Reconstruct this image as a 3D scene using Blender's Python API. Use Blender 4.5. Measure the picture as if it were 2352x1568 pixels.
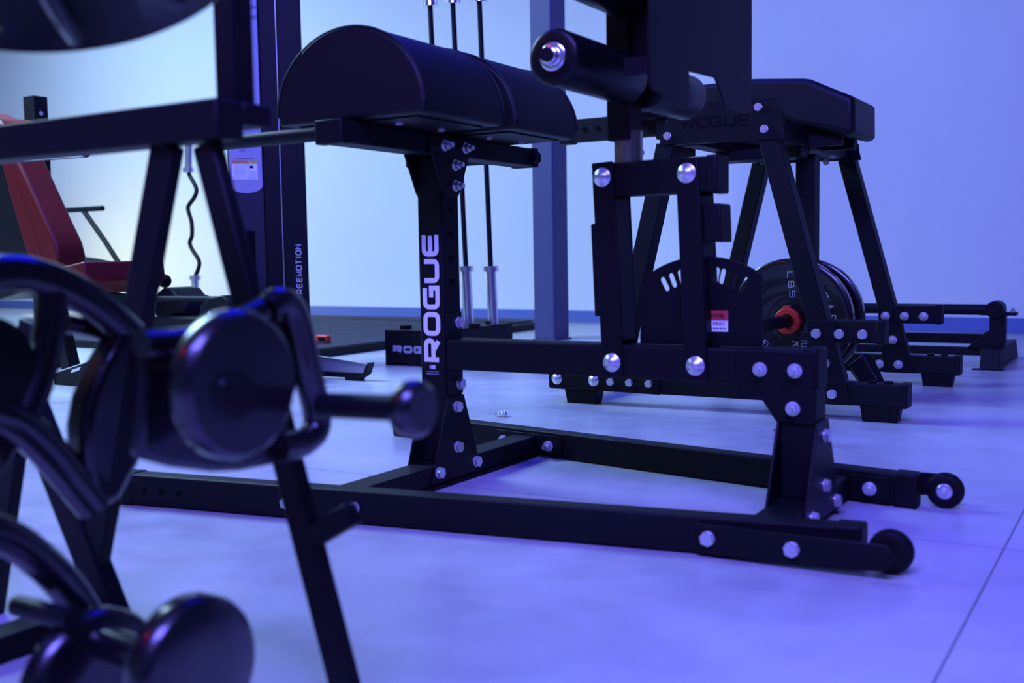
import bpy, math, random
from mathutils import Vector, Matrix
random.seed(7)
for o in list(bpy.data.objects): bpy.data.objects.remove(o)
S = bpy.context.scene
COL = S.collection
V = Vector
W, H = 2352, 1568
# ------------------------------------------------------------------ camera
F_PX = 2453.6
CAM = V((1.61411314, -2.24728013, 0.5791))
RT = V((0.85470531, 0.51884328, -0.01674748))
UP = V((-0.02642673, 0.07570805, 0.99677977))
FW = V((-0.5184404, 0.85151039, -0.0784194))
cd = bpy.data.cameras.new('camera'); cam = bpy.data.objects.new('camera', cd); COL.objects.link(cam)
m = Matrix((RT, UP, -FW)).transposed().to_4x4(); m.translation = CAM; cam.matrix_world = m
cd.sensor_width = 36; cd.lens = F_PX / W * 36; cd.clip_start = .02; cd.clip_end = 80
cd.dof.use_dof = True; cd.dof.focus_distance = 3.5; cd.dof.aperture_fstop = 3.1
S.camera = cam
# ------------------------------------------------------------------ exposure, world, lights
vs = S.view_settings
S.display_settings.display_device = 'sRGB'
vs.view_transform = 'Standard'; vs.look = 'None'; vs.exposure = 0.12; vs.gamma = 1.0; vs.use_curve_mapping = False
wd = bpy.data.worlds.new('world'); S.world = wd; wd.use_nodes = True
wd.node_tree.nodes['Background'].inputs[0].default_value = (.10, .10, .60, 1)
wd.node_tree.nodes['Background'].inputs[1].default_value = .10

def area(name, loc, target, size, col, power, sy=None):
    l = bpy.data.lights.new(name, 'AREA'); l.energy = power; l.color = col
    l.shape = 'RECTANGLE'; l.size = size; l.size_y = sy or size
    o = bpy.data.objects.new(name, l); COL.objects.link(o); o.location = loc
    o.rotation_euler = (V(target) - V(loc)).to_track_quat('-Z', 'Y').to_euler(); return o
LIGHTS = [
    ('led_line_left', (-8.2, 3.9, 3.85), (-8.0, 6.3, 1.0), 4.5, 0.5, (0.34, 0.583, 1.0), 133.1),
    ('middle_wall_fill', (-1.8, 3.6, 3.85), (-2.0, 6.0, 1.2), 4.0, 0.5, (0.26, 0.37, 1.0), 36.0),  # fill light added to brighten the middle of the back wall, no fixture
    ('left_wall_wash', (-9.0, 4.9, 0.35), (-8.2, 6.5, 1.0), 2.4, 0.4, (1.0, 0.965, 0.235), 20.4),  # unseen area light added low down to whiten the left wall
    ('led_panel_centre', (-0.6, 1.2, 3.9), (-0.6, 1.2, 0), 3.0, 2.0, (0.0, 0.0, 1.0), 112.4),
    ('led_panel_front', (1.6, -3.0, 3.9), (0.9, -1.2, 0), 3.0, 2.0, (0.166, 0.144, 1.0), 785.3),
    ('led_panel_left', (-4.9, 0.5, 3.9), (-4.9, 0.5, 0), 3.0, 2.0, (0.409, 0.683, 1.0), 596.1),
    ('red_spot', (-1.6, -3.0, 2.5), (0.5, -1.2, 0.4), 0.22, 0.22, (1, 0.02, 0.05), 3.0),
]
for n_, l_, t_, sx_, sy_, c_, p_ in LIGHTS: area(n_, l_, t_, sx_, c_, p_, sy_)

# ------------------------------------------------------------------ pixel rays -> points on real planes of the room
def ray(x, y): return FW + RT*((x - W/2)/F_PX) - UP*((y - H/2)/F_PX)
def at_v(x, y, v): d = ray(x, y); return CAM + d*((v - CAM.y)/d.y)
def at_u(x, y, u): d = ray(x, y); return CAM + d*((u - CAM.x)/d.x)
def at_z(x, y, z): d = ray(x, y); return CAM + d*((z - CAM.z)/d.z)
def at_d(x, y, dist): return CAM + ray(x, y)*dist

# ------------------------------------------------------------------ materials
def mat(name, col, rough=.5, metal=0., coat=0., bump=0., bscale=300., var=0., spec=.5, emit=None):
    mt = bpy.data.materials.new(name); mt.use_nodes = True
    nt = mt.node_tree; b = nt.nodes['Principled BSDF']
    b.inputs['Base Color'].default_value = (*col, 1); b.inputs['Roughness'].default_value = rough
    b.inputs['Metallic'].default_value = metal; b.inputs['Coat Weight'].default_value = coat
    b.inputs['Specular IOR Level'].default_value = spec
    tc = nt.nodes.new('ShaderNodeTexCoord')
    n = nt.nodes.new('ShaderNodeTexNoise'); n.inputs['Scale'].default_value = bscale; n.inputs['Detail'].default_value = 4
    nt.links.new(tc.outputs['Object'], n.inputs['Vector'])
    if bump:
        bp = nt.nodes.new('ShaderNodeBump'); bp.inputs['Strength'].default_value = bump; bp.inputs['Distance'].default_value = .001
        nt.links.new(n.outputs['Fac'], bp.inputs['Height']); nt.links.new(bp.outputs['Normal'], b.inputs['Normal'])
    r = nt.nodes.new('ShaderNodeMapRange'); r.inputs['To Min'].default_value = rough*.85; r.inputs['To Max'].default_value = min(1, rough*1.15)
    nt.links.new(n.outputs['Fac'], r.inputs['Value']); nt.links.new(r.outputs['Result'], b.inputs['Roughness'])
    if emit:
        b.inputs['Emission Color'].default_value = (*emit[:3], 1); b.inputs['Emission Strength'].default_value = emit[3]
    return mt
BLK = mat('black_powder_coat', (.0055, .0055, .0075), .52, spec=.17, bump=.35, bscale=900)
BLK2 = mat('black_powder_coat_smooth', (.0050, .0050, .0070), .46, spec=.18, bump=.15, bscale=600)
VIN = mat('black_vinyl', (.0065, .0065, .0090), .47, spec=.24, bump=.3, bscale=500)
RUB = mat('black_rubber', (.0045, .0045, .006), .55, spec=.18, bump=.3, bscale=400)
FOAM = mat('black_foam', (.0035, .0035, .005), .36, spec=.25)
GLS = mat('glossy_black_urethane', (.0025, .0025, .004), .30, spec=.5, coat=.6)
ZNC = mat('zinc_bolt', (.80, .80, .82), .34, metal=.8)
CHR = mat('chrome', (.88, .88, .90), .20, metal=.92)
STL = mat('bare_steel', (.46, .41, .34), .30, metal=1)
WHT = mat('white_decal', (.95, .95, .95), .5)
GRY = mat('grey_decal', (.42, .42, .46), .5)
REDV = mat('red_vinyl', (.105, .0028, .006), .42, spec=.3, bump=.2, bscale=400)
REDP = mat('red_plastic', (.75, .035, .02), .38)
ORG = mat('orange_label', (.75, .22, .05), .5)
YEL = mat('yellow_label', (.62, .55, .06), .5)
REDL = mat('red_label', (.55, .05, .04), .5)
LBL = mat('silver_label', (.40, .38, .48), .5)
INK = mat('black_ink', (.003, .003, .004), .7, spec=.08)
ALU = mat('brushed_aluminium', (.55, .55, .60), .38, metal=.8)
MATT = mat('rubber_mat', (.032, .032, .055), .7, spec=.2, bump=.5, bscale=200)
COLP = mat('column_paint', (.055, .052, .14), .55, bump=.1, bscale=60)
BASE = mat('baseboard_vinyl', (.11, .15, .42), .45)
PAP = mat('paper', (.80, .80, .76), .7)
THR = mat('grey_thread', (.5, .5, .5), .6)
LAMPM = mat('lamp_housing', (.3, .3, .3), .5)

def wall_mat(name, col, rough, sc, amt):
    mt = mat(name, col, rough); nt = mt.node_tree; b = nt.nodes['Principled BSDF']
    tc = nt.nodes.new('ShaderNodeTexCoord')
    n = nt.nodes.new('ShaderNodeTexNoise'); n.inputs['Scale'].default_value = sc; n.inputs['Detail'].default_value = 6
    nt.links.new(tc.outputs['Object'], n.inputs['Vector'])
    mx = nt.nodes.new('ShaderNodeMix'); mx.data_type = 'RGBA'
    mx.inputs[6].default_value = (*[c*(1-amt) for c in col], 1); mx.inputs[7].default_value = (*[min(1, c*(1+amt)) for c in col], 1)
    nt.links.new(n.outputs['Fac'], mx.inputs[0]); nt.links.new(mx.outputs[2], b.inputs['Base Color'])
    return mt
WALL = wall_mat('painted_wall', (.72, .72, .74), .75, 3., .03)
CEIL = wall_mat('ceiling_paint', (.16, .16, .19), .8, 2., .03)
WALLD = wall_mat('dark_painted_wall', (.14, .14, .17), .75, 3., .03)

def floor_mat():
    mt = bpy.data.materials.new('sealed_concrete_tile'); mt.use_nodes = True
    nt = mt.node_tree; L = nt.links.new; b = nt.nodes['Principled BSDF']
    g = nt.nodes.new('ShaderNodeNewGeometry')
    def noise(sc, det, dist=0, vec=None):
        n = nt.nodes.new('ShaderNodeTexNoise'); n.inputs['Scale'].default_value = sc; n.inputs['Detail'].default_value = det
        n.inputs['Distortion'].default_value = dist; L(vec or g.outputs['Position'], n.inputs['Vector']); return n
    mp = nt.nodes.new('ShaderNodeMapping'); mp.inputs['Scale'].default_value = (.75, 1.15, 1); L(g.outputs['Position'], mp.inputs['Vector'])
    n1 = noise(1.6, 8, .6, mp.outputs['Vector']); n2 = noise(9, 6)
    add = nt.nodes.new('ShaderNodeMath'); add.operation = 'MULTIPLY_ADD'; L(n2.outputs['Fac'], add.inputs[0]); add.inputs[1].default_value = .35; L(n1.outputs['Fac'], add.inputs[2])
    cr = nt.nodes.new('ShaderNodeValToRGB'); L(add.outputs[0], cr.inputs[0])
    cr.color_ramp.elements[0].position = .50; cr.color_ramp.elements[0].color = (.37, .355, .38, 1)
    cr.color_ramp.elements[1].position = .86; cr.color_ramp.elements[1].color = (.54, .54, .55, 1)
    # tile joints
    sx = nt.nodes.new('ShaderNodeSeparateXYZ'); L(g.outputs['Position'], sx.inputs[0])
    def joint(sock, off, per, w):
        a = nt.nodes.new('ShaderNodeMath'); a.operation = 'SUBTRACT'; L(sock, a.inputs[0]); a.inputs[1].default_value = off
        p = nt.nodes.new('ShaderNodeMath'); p.operation = 'PINGPONG'; L(a.outputs[0], p.inputs[0]); p.inputs[1].default_value = per/2
        c = nt.nodes.new('ShaderNodeMath'); c.operation = 'LESS_THAN'; L(p.outputs[0], c.inputs[0]); c.inputs[1].default_value = w; return c
    j1 = joint(sx.outputs['X'], 1.366, 3.0, .0018); j2 = joint(sx.outputs['Y'], -.02, 3.0, .0016)
    mxx = nt.nodes.new('ShaderNodeMath'); mxx.operation = 'MAXIMUM'; L(j1.outputs[0], mxx.inputs[0]); L(j2.outputs[0], mxx.inputs[1])
    mx = nt.nodes.new('ShaderNodeMix'); mx.data_type = 'RGBA'; L(mxx.outputs[0], mx.inputs[0]); L(cr.outputs[0], mx.inputs[6]); mx.inputs[7].default_value = (.10, .10, .11, 1)
    # sparse scuffs
    n3 = noise(2.3, 2, 2.5); sc = nt.nodes.new('ShaderNodeMapRange'); sc.inputs['From Min'].default_value = .495; sc.inputs['From Max'].default_value = .5
    ab = nt.nodes.new('ShaderNodeMath'); ab.operation = 'SUBTRACT'; L(n3.outputs['Fac'], ab.inputs[0]); ab.inputs[1].default_value = .5
    L(mx.outputs[2], b.inputs['Base Color'])
    rr = nt.nodes.new('ShaderNodeMapRange'); L(n2.outputs['Fac'], rr.inputs['Value']); rr.inputs['To Min'].default_value = .24; rr.inputs['To Max'].default_value = .42
    L(rr.outputs['Result'], b.inputs['Roughness'])
    bp = nt.nodes.new('ShaderNodeBump'); bp.inputs['Strength'].default_value = .12; bp.inputs['Distance'].default_value = .004
    n4 = noise(30, 5); L(n4.outputs['Fac'], bp.inputs['Height']); L(bp.outputs['Normal'], b.inputs['Normal'])
    return mt
FLOOR = floor_mat()

# ------------------------------------------------------------------ mesh builder
def basis(d, up=None):
    d = V(d).normalized(); up = V(up) if up is not None else V((0, 0, 1))
    if abs(d.dot(up.normalized())) > .98: up = V((1, 0, 0)) if abs(d.x) < .9 else V((0, 1, 0))
    s = d.cross(up).normalized(); t = s.cross(d).normalized(); return d, s, t
class MB:
    def __init__(self): self.v = []; self.f = []
    def _add(self, vs, fs):
        n = len(self.v); self.v += [V(a) for a in vs]; self.f += [[i+n for i in f] for f in fs]; return self
    def box(self, u0, u1, v0, v1, z0, z1):
        p = [(u0,v0,z0),(u1,v0,z0),(u1,v1,z0),(u0,v1,z0),(u0,v0,z1),(u1,v0,z1),(u1,v1,z1),(u0,v1,z1)]
        return self._add(p, [[3,2,1,0],[4,5,6,7],[0,1,5,4],[1,2,6,5],[2,3,7,6],[3,0,4,7]])
    def beam(self, p0, p1, w, h, up=None):
        p0, p1 = V(p0), V(p1); d, s, t = basis(p1-p0, up); s = s*w/2; t = t*h/2
        p = [p0-s-t, p0+s-t, p0+s+t, p0-s+t, p1-s-t, p1+s-t, p1+s+t, p1-s+t]
        return self._add(p, [[3,2,1,0],[4,5,6,7],[0,1,5,4],[1,2,6,5],[2,3,7,6],[3,0,4,7]])
    def prism(self, pts, off):
        pts = [V(p) for p in pts]; off = V(off); n = len(pts)
        nm = V((0,0,0))
        for i in range(n): nm += (pts[i]-pts[0]).cross(pts[(i+1) % n]-pts[0])
        if nm.dot(off) > 0: pts = pts[::-1]
        vs = pts+[p+off for p in pts]
        return self._add(vs, [list(range(n)), list(range(2*n-1, n-1, -1))]+[[i, i+n, (i+1) % n+n, (i+1) % n][::-1][::-1] for i in range(n)])
    def cyl(self, p0, p1, r, seg=28, r1=None, cap=True, rot=0):
        p0, p1 = V(p0), V(p1); r1 = r if r1 is None else r1; d, s, t = basis(p1-p0)
        a = [rot+2*math.pi*i/seg for i in range(seg)]
        vs = [p0+(s*math.cos(x)+t*math.sin(x))*r for x in a]+[p1+(s*math.cos(x)+t*math.sin(x))*r1 for x in a]
        fs = [[i, (i+1) % seg, (i+1) % seg+seg, i+seg] for i in range(seg)]
        if cap: fs += [list(range(seg))[::-1], [i+seg for i in range(seg)]]
        return self._add(vs, fs)
    def lathe(self, p0, axis, prof, seg=40, ring=False):   # prof: (distance along axis, radius)
        p0 = V(p0); d, s, t = basis(axis); n = len(prof); vs = []; fs = []
        for a, r in prof:
            for i in range(seg):
                x = 2*math.pi*i/seg; vs.append(p0+d*a+(s*math.cos(x)+t*math.sin(x))*r)
        for k in range(n-1):
            for i in range(seg): fs.append([k*seg+i, k*seg+(i+1) % seg, (k+1)*seg+(i+1) % seg, (k+1)*seg+i])
        if ring: fs += [[(n-1)*seg+i, (n-1)*seg+(i+1) % seg, (i+1) % seg, i] for i in range(seg)]
        else: fs += [list(range(seg))[::-1], [(n-1)*seg+i for i in range(seg)]]
        return self._add(vs, fs)
    def tube(self, pts, r, seg=14, smooth=6, rs=None):
        pts = [V(p) for p in pts]
        if smooth and len(pts) > 2:
            q = [pts[0]*2-pts[1]]+pts+[pts[-1]*2-pts[-2]]; out = []
            for i in range(1, len(q)-2):
                for k in range(smooth):
                    t = k/smooth
                    out.append(.5*((2*q[i])+(q[i+1]-q[i-1])*t+(2*q[i-1]-5*q[i]+4*q[i+1]-q[i+2])*t*t+(3*q[i]-q[i-1]-3*q[i+1]+q[i+2])*t**3))
            out.append(pts[-1]); pts = out
        n = len(pts); vs = []; fs = []; d0 = (pts[1]-pts[0]).normalized(); _, s, t = basis(d0)
        for i, p in enumerate(pts):
            d = (pts[min(i+1, n-1)]-pts[max(i-1, 0)]).normalized()
            s = (s-d*s.dot(d)).normalized(); t = d.cross(s)
            rr = r if rs is None else rs[0]+(rs[1]-rs[0])*i/(n-1)
            for k in range(seg): x = 2*math.pi*k/seg; vs.append(p+(s*math.cos(x)+t*math.sin(x))*rr)
        for i in range(n-1):
            for k in range(seg): fs.append([i*seg+k, i*seg+(k+1) % seg, (i+1)*seg+(k+1) % seg, (i+1)*seg+k])
        fs += [list(range(seg))[::-1], [(n-1)*seg+k for k in range(seg)]]
        return self._add(vs, fs)
    def ball(self, c, r, seg=20, sc=(1, 1, 1)):
        c = V(c); vs = []; fs = []; h = seg//2
        for j in range(1, h):
            th = math.pi*j/h
            for i in range(seg): ph = 2*math.pi*i/seg; vs.append(c+V((r*sc[0]*math.sin(th)*math.cos(ph), r*sc[1]*math.sin(th)*math.sin(ph), r*sc[2]*math.cos(th))))
        vs += [c+V((0, 0, r*sc[2])), c-V((0, 0, r*sc[2]))]; a, b = len(vs)-2, len(vs)-1
        for j in range(h-2):
            for i in range(seg): fs.append([j*seg+i, (j+1)*seg+i, (j+1)*seg+(i+1) % seg, j*seg+(i+1) % seg])
        for i in range(seg): fs.append([a, i, (i+1) % seg]); fs.append([b, (h-2)*seg+(i+1) % seg, (h-2)*seg+i])
        return self._add(vs, fs)
    def build(self, name, m, parent=None, bevel=0, smooth=True, seg=2):
        org = parent.matrix_world.translation.copy() if parent else V((0, 0, 0))
        if parent and 'org' in parent: org = V(parent['org'])
        me = bpy.data.meshes.new(name); me.from_pydata([tuple(a-org) for a in self.v], [], self.f); me.update()
        me.materials.append(m)
        if smooth:
            me.polygons.foreach_set('use_smooth', [True]*len(me.polygons)); me.set_sharp_from_angle(angle=math.radians(38))
        o = bpy.data.objects.new(name, me); COL.objects.link(o)
        if parent: o.parent = parent; o['_org'] = tuple(org)
        if bevel:
            b = o.modifiers.new('bevel', 'BEVEL'); b.width = bevel; b.segments = seg; b.limit_method = 'ANGLE'; b.angle_limit = math.radians(40)
            b.harden_normals = False
        return o
ORG_ = {}
def tag(o, label, cat, group=None):
    o['label'] = label; o['category'] = cat
    if group: o['group'] = group
    return o
def thing(name, loc, label, cat, group=None):
    o = bpy.data.objects.new(name, None); COL.objects.link(o); o.location = loc; o.empty_display_size = .1
    ORG_[o.name] = V(loc); return tag(o, label, cat, group)
def _b(self, name, m, parent=None, bevel=0, smooth=True, seg=2, label=None):
    org = V((0, 0, 0))
    if parent is not None: org = ORG_.get(parent.name, V((0, 0, 0)))
    me = bpy.data.meshes.new(name); me.from_pydata([tuple(a-org) for a in self.v], [], self.f); me.update()
    me.materials.append(m)
    if smooth:
        me.polygons.foreach_set('use_smooth', [True]*len(me.polygons)); me.set_sharp_from_angle(angle=math.radians(38))
    o = bpy.data.objects.new(name, me); COL.objects.link(o)
    if parent is not None: o.parent = parent
    ORG_[o.name] = org      # children of this part use the same origin
    if bevel:
        b = o.modifiers.new('bevel', 'BEVEL'); b.width = bevel; b.segments = seg; b.limit_method = 'ANGLE'; b.angle_limit = math.radians(40)
    if label: o['label'] = label
    return o
MB.build = _b
def struct(o): o['kind'] = 'structure'; return o

def bolt(p, n, parent, r=.0125, kind='hex', name='bolt'):
    p = V(p); n = V(n).normalized(); b = MB()
    if kind == 'hex':
        b.cyl(p, p+n*.003, r*1.02, 20); b.cyl(p+n*.003, p+n*.003+n*r*.62, r, 6, rot=.3)
    elif kind == 'nut':
        b.cyl(p, p+n*.003, r*1.15, 20); b.cyl(p+n*.003, p+n*.003+n*r*.9, r*.92, 6, rot=.1); b.cyl(p+n*.006, p+n*(.008+r*1.5), r*.5, 14)
    elif kind == 'dome':
        b.lathe(p, n, [(0, r), (.002, r), (.003, r*.92), (r*.30, r*.72), (r*.52, r*.45), (r*.62, r*.12)], 28)
    return b.build(name, ZNC, parent)

# ---- stroke lettering
def arc(cx, cy, rx, ry, a0, a1, n=8): return [(cx+rx*math.cos(math.radians(a0+(a1-a0)*i/n)), cy+ry*math.sin(math.radians(a0+(a1-a0)*i/n))) for i in range(n+1)]
def rr(w, h, k=.3):   # rounded closed rect centre-line
    kx, ky = k*h, k*h
    return arc(kx, ky, kx, ky, 180, 270)+arc(w-kx, ky, kx, ky, 270, 360)+arc(w-kx, h-ky, kx, ky, 0, 90)+arc(kx, h-ky, kx, ky, 90, 180)
def glyph(c, w, h):
    k = .28*h
    G = {
     'O': [rr(w, h)+[rr(w, h)[0]]], '0': [rr(w, h)+[rr(w, h)[0]]],
     'R': [[(0, 0), (0, h), (w-k, h)]+arc(w-k, h-k, k, k, 90, 0)+arc(w-k, h*.42+k, k, max(.01*h, k), 0, -90)+[(0, h*.42)], [(w*.42, h*.46), (w*.98, 0)]],
     'P': [[(0, 0), (0, h), (w-k, h)]+arc(w-k, h-k, k, k, 90, 0)+arc(w-k, h*.42+k, k, k, 0, -90)+[(0, h*.42)]],
     'G': [[(w, h), (k, h)]+arc(k, h-k, k, k, 90, 180)+arc(k, k, k, k, 180, 270)+[(w, 0), (w, h*.5), (w*.5, h*.5)]],
     'U': [[(0, h)]+arc(k, k, k, k, 180, 270)+arc(w-k, k, k, k, 270, 360)+[(w, h)]],
     'E': [[(w, h), (k, h)]+arc(k, h-k, k, k, 90, 180)+arc(k, k, k, k, 180, 270)+[(w, 0)], [(0, h*.5), (w*.95, h*.5)]],
     'F': [[(w, h), (0, h), (0, 0)], [(0, h*.5), (w*.9, h*.5)]],
     'M': [[(0, 0), (0, h), (w/2, h*.12), (w, h), (w, 0)]], 'T': [[(0, h), (w, h)], [(w/2, h), (w/2, 0)]],
     'I': [[(w/2, 0), (w/2, h)]], 'N': [[(0, 0), (0, h), (w, 0), (w, h)]], 'L': [[(0, h), (0, 0), (w, 0)]],
     'B': [[(0, 0), (0, h), (w*.85, h), (w*.85, h*.52), (0, h*.52)], [(w*.85, h*.52), (w, h*.45), (w, 0), (0, 0)]],
     'S': [[(w, h), (0, h), (0, h*.5), (w, h*.5), (w, 0), (0, 0)]], 'A': [[(0, 0), (w*.5, h), (w, 0)], [(w*.22, h*.4), (w*.78, h*.4)]],
     'K': [[(0, 0), (0, h)], [(w, h), (0, h*.5), (w, 0)]], '2': [[(0, h), (w, h), (w, h*.5), (0, h*.5), (0, 0), (w, 0)]],
     'C': [[(w, h), (0, h), (0, 0), (w, 0)]], 'D': [[(0, 0), (0, h), (w*.7, h), (w, h*.7), (w, h*.3), (w*.7, 0), (0, 0)]],
     'H': [[(0, 0), (0, h)], [(w, 0), (w, h)], [(0, h*.5), (w, h*.5)]], 'W': [[(0, h), (w*.25, 0), (w*.5, h*.7), (w*.75, 0), (w, h)]],
     '5': [[(w, h), (0, h), (0, h*.5), (w, h*.5), (w, 0), (0, 0)]], '4': [[(w*.7, 0), (w*.7, h), (0, h*.35), (w, h*.35)]]}
    return G.get(c, [])
def strokes(mb, lines, sw, to3d, nrm, th):
    """flat ribbons with mitred joints, raised by th"""
    for li, ln in enumerate(lines):
        P = [V((a, b, 0)) for a, b in ln]; Q = [P[0]]
        for p in P[1:]:
            if (p-Q[-1]).length > 1e-6: Q.append(p)
        P = Q; n = len(P); closed = (P[0]-P[-1]).length < 1e-5
        if n < 2: continue
        Lh, Rh = [], []
        for i in range(n):
            if closed: a = P[i]-P[i-1 if i > 0 else n-2]; b = P[(i+1) if i < n-1 else 1]-P[i]
            else: a = P[i]-P[i-1] if i > 0 else P[1]-P[0]; b = P[i+1]-P[i] if i < n-1 else P[i]-P[i-1]
            a.normalize(); b.normalize(); na = V((-a.y, a.x, 0)); nb = V((-b.y, b.x, 0)); mm = na+nb
            if mm.length < 1e-4: mm = na
            mm.normalize(); k = min(1.8, 1/max(.3, mm.dot(na)))
            ext = V((0, 0, 0))
            Lh.append(P[i]+mm*sw/2*k); Rh.append(P[i]-mm*sw/2*k)
        for i in range(n-1):
            q = [to3d(Lh[i].x, Lh[i].y), to3d(Lh[i+1].x, Lh[i+1].y), to3d(Rh[i+1].x, Rh[i+1].y), to3d(Rh[i].x, Rh[i].y)]
            mb.prism(q, V(nrm)*(th+.00012*li+.00002*(i % 2)))
def text(mb, s, org, ex, ey, h, w, gap, sw, nrm, th=.0006, narrow=None):
    org, ex, ey = V(org), V(ex).normalized(), V(ey).normalized(); x = 0
    for c in s:
        ww = w*(.45 if c == 'I' else 1)
        if c == ' ': x += w*.7; continue
        gl = glyph(c, ww-sw, h-sw)
        strokes(mb, gl, sw, lambda a, b, x=x: org+ex*(x+sw/2+a)+ey*(sw/2+b)+V(nrm)*.0002, nrm, th)
        x += ww+gap
    return x

# ================================================================== ROOM
def setting():
    struct(MB().box(-14, 7, -7, 8.5, -.05, 0).build('floor', FLOOR, smooth=False))
    a, b = V((-14, 6.86, 0)), V((7, 5.37, 0)); n = V((.0707, .9975, 0))
    struct(MB().prism([a, b, b+V((0, 0, 4)), a+V((0, 0, 4))], n*.12).build('wall_back', WALL, smooth=False))
    struct(MB().prism([a, b, b+V((0, 0, .105)), a+V((0, 0, .105))], -n*.012).build('baseboard_back', BASE, bevel=.003))
    struct(MB().box(-14.12, -14, -7, 8.5, 0, 4).build('wall_left', WALL, smooth=False))
    struct(MB().box(7, 7.12, -7, 8.5, 0, 4).build('wall_right', WALLD, smooth=False))
    struct(MB().box(-14, 7, -7.12, -7, 0, 4).build('wall_front', WALLD, smooth=False))
    struct(MB().box(-14, 7, -7, 8.5, 4, 4.08).build('ceiling', CEIL, smooth=False))
setting()
def column():
    t = thing('support_column', (-2.03, 4.27, 0), 'square blue-grey steel support column standing in front of the back wall', 'column')
    MB().box(-2.112, -1.946, 4.17, 4.38, .006, 4.0).build('shaft', COLP, t, bevel=.012, seg=3)
    MB().box(-2.122, -1.934, 4.158, 4.392, 0, .012).build('base_bead', COLP, t, bevel=.004)
column()

# ================================================================== GLUTE HAM MACHINE
def ghd():
    t = thing('glute_ham_machine', (.5, 0, 0), 'black steel glute ham machine with half-round pads, rollers and footplate on wheeled base', 'exercise machine')
    U0, U1 = -.006, .070            # front upright
    K0, K1 = .930, 1.006            # rear upright
    w = lambda u: .4818-.172*u
    # side rails (splayed)
    for s in (-1, 1):
        a, b = -.53, 1.150
        pts = [(a, s*w(a), 0), (b, s*w(b), 0), (b, s*(w(b)-.0508), 0), (a, s*(w(a)-.0508), 0)]
        r = MB().prism([(x, y, .004) for x, y, _ in pts], (0, 0, .072)).build('side_rail', BLK, t, bevel=.004)
        for e0, e1 in ((b-.045, b+.008), (a-.008, a+.045)):
            q = [(e0, s*(w(e0)+.0025)), (e1, s*(w(e1)+.0025)), (e1, s*(w(e1)-.0533)), (e0, s*(w(e0)-.0533))]
            MB().prism([(x, y, 0) for x, y in q], (0, 0, .079)).build('end_cap', RUB, r, bevel=.006, seg=3)
        if s < 0:
            for i in range(4): MB().cyl((-.50+.05*i, -w(-.50+.05*i)-.001, .038), (-.50+.05*i, -w(-.50+.05*i)+.003, .038), .008, 16).build('hole', INK, r)
    # cross members with end flanges
    for a, b in ((U0, U1), (K0, K1)):
        mu = (a+b)/2; k = w(mu)-.056
        c = MB().box(a, b, -k, k, .010, .060).build('cross_member', BLK, t, bevel=.004)
        for s in (-1, 1):
            f = [(mu-.13, s*(w(mu-.13)-.0515)), (mu+.13, s*(w(mu+.13)-.0515)), (mu+.13, s*(w(mu+.13)-.0575)), (mu-.13, s*(w(mu-.13)-.0575))]
            MB().prism([(x, y, .006) for x, y in f], (0, 0, .060)).build('flange', BLK2, c, bevel=.001)
            for du in (-.085, .085):
                bolt((mu+du, s*(w(mu+du)-.058), .036), (0, -s, 0), t, .014, 'nut')
                if a == U0: bolt((mu+du, s*w(mu+du), .038), (0, s, 0), t, .014)
        if a == U0: MB().box(a, b+.006, -k, k, .002, .010).build('rubber_strip', RUB, c)
    # front upright + decal
    up = MB().box(U0, U1, -.038, .038, .058, .835).build('upright', BLK, t, bevel=.005)
    d = MB(); text(d, 'ROGUE', (.0575, -.038, .317), (0, 0, 1), (-1, 0, 0), .0515, .0605, .0065, .0125, (0, -1, 0)); d.build('lettering', WHT, up, smooth=False, label='white lettering reading upwards')
    fl = MB().box(.022, .040, -.0388, -.038, .299, .309).build('flag_decal', GRY, up, smooth=False)
    for i in range(5): MB().box(.0295, .040, -.0392, -.0388, .2995+.0021*i, .3005+.0021*i).build('stripe', WHT, fl, smooth=False)
    MB().box(.012, .050, -.0387, -.038, .2915, .2925).build('fine_print', GRY, up, smooth=False)
    MB().box(.012, .050, -.0387, -.038, .2855, .2868).build('fine_print', GRY, up, smooth=False)
    for z in (.70, .64, .58, .52): MB().cyl((U1-.002, 0, z), (U1+.0008, 0, z), .009, 16).build('hole', INK, up)
    # foot gussets of the front upright
    for x0 in (U1, U0-.006):
        g = MB().prism([(x0, -.036, .228), (x0, .036, .228), (x0, .112, .018), (x0, -.112, .018)], (.006, 0, 0)).build('gusset_plate', BLK2, t, bevel=.0015)
    for y, z in ((0, .200), (0, .096), (-.085, .044), (.085, .044)): bolt((U1+.006, y, z), (1, 0, 0), t, .0145)
    bolt((U0-.006, -.085, .044), (-1, 0, 0), t); bolt((U0-.006, 0, .262), (-1, 0, 0), t)
    # main beam
    bm = MB().box(U1+.006, K1-.004, -.038, .038, .2992, .3754).build('main_beam', BLK, t, bevel=.005)
    MB().box(K1-.030, K1+.004, -.0405, .0405, .2965, .3785).build('end_cap', RUB, bm, bevel=.005)
    MB().box(U1, U1+.006, -.034, .034, .232, .443).build('flange', BLK2, bm, bevel=.006)
    bolt((U1+.006, .016, .415), (1, 0, 0), t, .0145); bolt((U1+.006, .016, .258), (1, 0, 0), t, .0145)
    # rear upright
    ru = MB().box(K0, K1, -.038, .038, .058, .300).build('upright', BLK, t, bevel=.005)
    for s in (-1, 1):
        MB().prism([(.835, s*.0385, .372), (K1-.002, s*.0385, .372), (K1-.002, s*.0385, .222), (.925, s*.0385, .222), (.893, s*.0385, .268), (.835, s*.0385, .268)], (0, s*.006, 0)).build('joint_plate', BLK2, t, bevel=.001)
    for u, z in ((.889, .333), (.964, .333), (.960, .253)): bolt((u, -.0445, z), (0, -1, 0), t, .0135, 'nut')
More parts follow.
